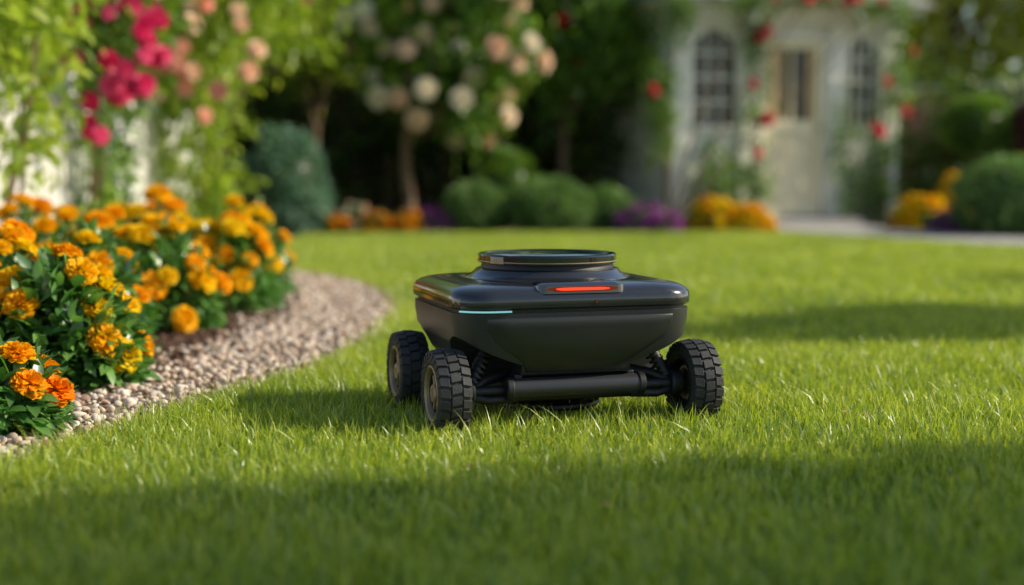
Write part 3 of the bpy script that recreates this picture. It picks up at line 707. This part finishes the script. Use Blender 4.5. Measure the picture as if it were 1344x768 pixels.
fp=pm('front_panel',V,F,M_pan,R,True,angle=50); sd=fp.modifiers.new('s','SOLIDIFY'); sd.thickness=.014; sd.offset=-1
bv=fp.modifiers.new('b','BEVEL'); bv.width=.003; bv.segments=2; bv.limit_method='ANGLE'; bv.angle_limit=math.radians(50)
lathe('turret_base',[(.312,0),(.312,.186),(.318,.184),(.322,.174),(.327,.166),(.334,.160),(.337,.150),(.337,0)],M_lid,R,n=96)
lathe('turret_neck',[(.3372,0),(.3372,.150),(.346,.147),(.346,0)],M_blk,R,n=96)
lathe('turret_disc',[(.3462,0),(.3462,.150),(.349,.156),(.364,.156),(.3675,.1525),(.3675,.140),(.3655,.1385),(.3655,0)],M_gloss,R,n=96)
lathe('turret_glass',[(.3657,.137),(.3668,.135),(.3668,0)],M_glassT,R,n=96)
lathe('turret_trim',[(.3515,.1562),(.3515,.1572),(.3535,.1572),(.3535,.1562)],M_rim,R,n=96)
loft('light_pod',[(.296,.100,.038,.022,-.1990),(.312,.098,.037,.022,-.1990),(.3175,.090,.029,.020,-.195),(.3195,.078,.02,.018,-.193)],M_gloss,R,angle=40)
def strip(name,hw,zc,h0,y0,pw,mat):
    V=[];F=[];N=20
    for i in range(N+1):
        t=-1+2*i/N; x=t*hw; y=y0+.0016*t*t
        hh=h0*(1-abs(t)**pw)+.0004
        V+=[(x,y,zc-hh),(x,y,zc+hh),(x,y+.006,zc-hh),(x,y+.006,zc+hh)]
    for i in range(N):
        a=i*4;b_=a+4; F+=[(a,b_,b_+1,a+1),(a+1,b_+1,b_+3,a+3),(a,a+2,b_+2,b_)]
    pm(name,V,F,mat,R)
strip('light_lens',.080,.3055,.0046,-.2382,8,M_redG)
strip('red_light',.060,.3055,.0022,-.2402,8,M_redL)
ring=[p for p in rrect(.2685,.2365,.078,15)]
seg=[p for p in ring if p[0]<-.19 and p[1]<-.195]+[(-.18,-.2365),(-.155,-.2365)]
seg=sorted(seg,key=lambda p:p[0]); V=[];F=[]
for (x,y) in seg: V+=[(x,y,.2602),(x,y,.2634)]
F=[(2*i,2*i+2,2*i+3,2*i+1) for i in range(len(seg)-1)]
o=pm('cyan_light',V,F,M_cyan,R); sd=o.modifiers.new('s','SOLIDIFY'); sd.thickness=.004; sd.offset=0
box('badge',.029,.0320,-.2400,-.2380,.276,.283,M_redG,R)
box('chassis',-.15,.15,-.165,.19,.062,.117,M_blk,R,.01)
lathe('bumper_bar',[(-.150,0),(-.150,.018),(-.145,.0215),(.145,.0215),(.150,.018),(.150,0)],M_low,R,axis='x',n=32,loc=(.0,-.19,.096))
boxes('bumper_brackets',[(-.135,-.118,-.19,-.15,.075,.125),(.118,.135,-.19,-.15,.075,.125)],M_blk,R,.003)
for i,sx in enumerate((-1,1)):
    lathe('bar_cap_%d'%i,[(-.008,0),(-.008,.022),(-.005,.0245),(.005,.0245),(.008,.022),(.008,0)],M_blk,R,axis='x',n=32,loc=(sx*.148,-.19,.096))
lathe('cutting_disc',[(.030,0),(.030,.115),(.036,.12),(.042,.118),(.05,.06),(.062,.055),(.062,0)],M_blk,R,n=48)
for sy in (-1,1):
    lathe('axle_%d'%(sy+1),[(-.24,0),(-.24,.011),(.24,.011),(.24,0)],M_blk,R,axis='x',n=20,loc=(0,sy*WY,WZ))
    for sx in (-1,1):
        mb=MB()
        tube(mb,[(sx*.13,sy*.12,.12),(sx*.19,sy*.15,.11),(sx*.235,sy*WY,WZ)],[.014,.012,.011],M_blk,10)
        tube(mb,[(sx*.13,sy*.18,.075),(sx*.19,sy*.185,.072),(sx*.232,sy*.175,.08)],[.01,.009,.009],M_blk,10)
        tube(mb,[(sx*.23,sy*.165,.09),(sx*.20,sy*.15,.15),(sx*.18,sy*.14,.18)],[.012,.012,.009],M_blk,10)
        for q in range(6):
            t=.2+.12*q; tube(mb,[(sx*(.23-.05*t),sy*(.165-.02*t),.09+.085*t),(sx*(.228-.05*t),sy*(.164-.02*t),.094+.085*t)],[.017,.017],M_blk,12)
        mb.build('suspension_%d%d'%(sx+1,sy+1),R)
        lathe('knuckle_%d%d'%(sx+1,sy+1),[(-.014,0),(-.014,.024),(-.01,.028),(.01,.028),(.014,.024),(.014,0)],M_blk,R,axis='x',n=24,loc=(sx*.236,sy*WY,WZ))
def wheel(name,sx,sy):
    c=(sx*WX,sy*WY,WZ); W=empty(name,c); W.parent=R
    if sx<0: W.rotation_euler=(0,0,math.pi)
    lathe('tyre',[(-.031,.058),(-.0345,.066),(-.0345,.076),(-.029,.0845),(-.015,.087),(.015,.087),(.029,.0845),(.0345,.076),(.0345,.066),(.031,.058)],M_tyre,W,'x',72,angle=40)
    V=[];F=[]
    NL=24
    for row,(xa,xb,off) in enumerate([(-.0335,-.0135,0),(-.0105,.0105,.5),(.0135,.0335,0)]):
        for j in range(NL):
            a0=2*math.pi*(j+off+.07)/NL; a1=2*math.pi*(j+off+.93-.12)/NL
            n=len(V)
            sk=(0.10 if row!=1 else -.10)
            for x,da in ((xa,0),(xb,sk*2*math.pi/NL*1.5)):
                for a in (a0+da,a1+da):
                    for r in (.083,.0935 if row==1 else (.0925 if (abs(x)<.02) else .0885)):
                        V.append((x,r*math.cos(a),r*math.sin(a)))
            F+=[tuple(n+i for i in f) for f in [(0,1,3,2),(4,6,7,5),(0,4,5,1),(2,3,7,6),(1,5,7,3),(0,2,6,4)]]
    for s_ in (-1,1):
        for j in range(NL):
            a0=2*math.pi*(j+.1)/NL; a1=2*math.pi*(j+.6)/NL; n=len(V)
            for x in (s_*.033,s_*.0365):
                for a in (a0,a1):
                    for r in (.072,.0865): V.append((x-(s_*.003 if r>.08 else 0),r*math.cos(a),r*math.sin(a)))
            F+=[tuple(n+i for i in f) for f in [(0,1,3,2),(4,6,7,5),(0,4,5,1),(2,3,7,6),(1,5,7,3),(0,2,6,4)]]
    o=pm('tread',V,F,M_tyre,W,bevel=.0012,seg=2)
    bm=bmesh.new(); bm.from_mesh(o.data); bmesh.ops.recalc_face_normals(bm,faces=bm.faces); bm.to_mesh(o.data); bm.free()
    lathe('rim',[(.0325,.0585),(.0335,.056),(.030,.0525),(.016,.049),(.014,.0)],M_rim,W,'x',64,angle=25)
    lathe('rim_ring',[(.0145,.047),(.024,.046),(.026,.043),(.024,.040),(.0145,.039)],M_blk,W,'x',64)
    lathe('hub',[(.0145,.021),(.027,.020),(.030,.017),(.030,.009),(.0275,.008),(.0275,0)],M_rim,W,'x',40)
    lathe('rim_inner',[(-.0325,.0585),(-.0335,.056),(-.030,.0525),(-.012,.050),(-.010,.0)][::-1],M_blk,W,'x',64,angle=25)
    lathe('rim_inner_ring',[(-.0105,.038),(-.02,.037),(-.022,.034),(-.02,.031),(-.0105,.03)][::-1],M_rim,W,'x',48)
    V=[];F=[]
    for k_ in range(6):
        a=2*math.pi*k_/6
        n=len(V)
        for (x,y,z) in boxv(.0146,.0235,.019,.042,-.0045,.0045): V.append((x,y*math.cos(a)-z*math.sin(a),y*math.sin(a)+z*math.cos(a)))
        F+=[tuple(n+i for i in f) for f in BF]
    pm('spokes',V,F,M_rim,W,bevel=.0012)
for i,(sx,sy) in enumerate([(-1,-1),(1,-1),(-1,1),(1,1)]): wheel('wheel_%d'%i,sx,sy)
R.location=(.080,3.235,.004); R.rotation_euler=(0,0,math.radians(17)); R.scale=(1.015,1.015,1.025)

# fallen leaves
mb=MB(); P=np.array([(-.21,2.42,.042),(-.08,2.5,.042),(.73,3.1,.04),(.75,3.06,.04),(.15,2.2,.04),(1.3,3.6,.04),(-.6,2.9,.04)])
n=len(P); place(mb,T8,P,rdir(n)*np.array([1,1,.2]),np.tile([0,0.2,1.],(n,1)),rng.uniform(.018,.03,n),M_dry,rng.random(n),wid=np.full(n,1.5)); mb.build('fallen_leaves')

# ------------------------------------------------------------------ light / camera
S=Vector((1,.05,.64)).normalized()
sun=bpy.data.lights.new('sun','SUN'); sun.energy=5.0; sun.angle=math.radians(.5); sun.color=(1,.91,.72)
so=bpy.data.objects.new('sun',sun); COL.objects.link(so); so.rotation_euler=S.to_track_quat('Z','Y').to_euler(); so.location=(8,2,6)
w=bpy.data.worlds.new('World'); scene.world=w; w.use_nodes=True; nt=w.node_tree
bg=nt.nodes['Background']; sky=nt.nodes.new('ShaderNodeTexSky'); sky.sky_type='NISHITA'; sky.sun_disc=False
sky.sun_elevation=math.asin(S.z); sky.sun_rotation=math.atan2(S.x,S.y)
nt.links.new(sky.outputs[0],bg.inputs[0]); bg.inputs[1].default_value=.15
cam=bpy.data.cameras.new('camera'); co=bpy.data.objects.new('camera',cam); COL.objects.link(co)
co.location=(0,0,.565); co.rotation_euler=(math.radians(90-4.87),0,0)
cam.lens=50; cam.sensor_width=36; cam.clip_end=400; cam.clip_start=.05
cam.dof.use_dof=True; cam.dof.focus_distance=3.08; cam.dof.aperture_fstop=1.25
scene.camera=co
scene.view_settings.view_transform='Standard'; scene.view_settings.look='None'; scene.view_settings.exposure=0
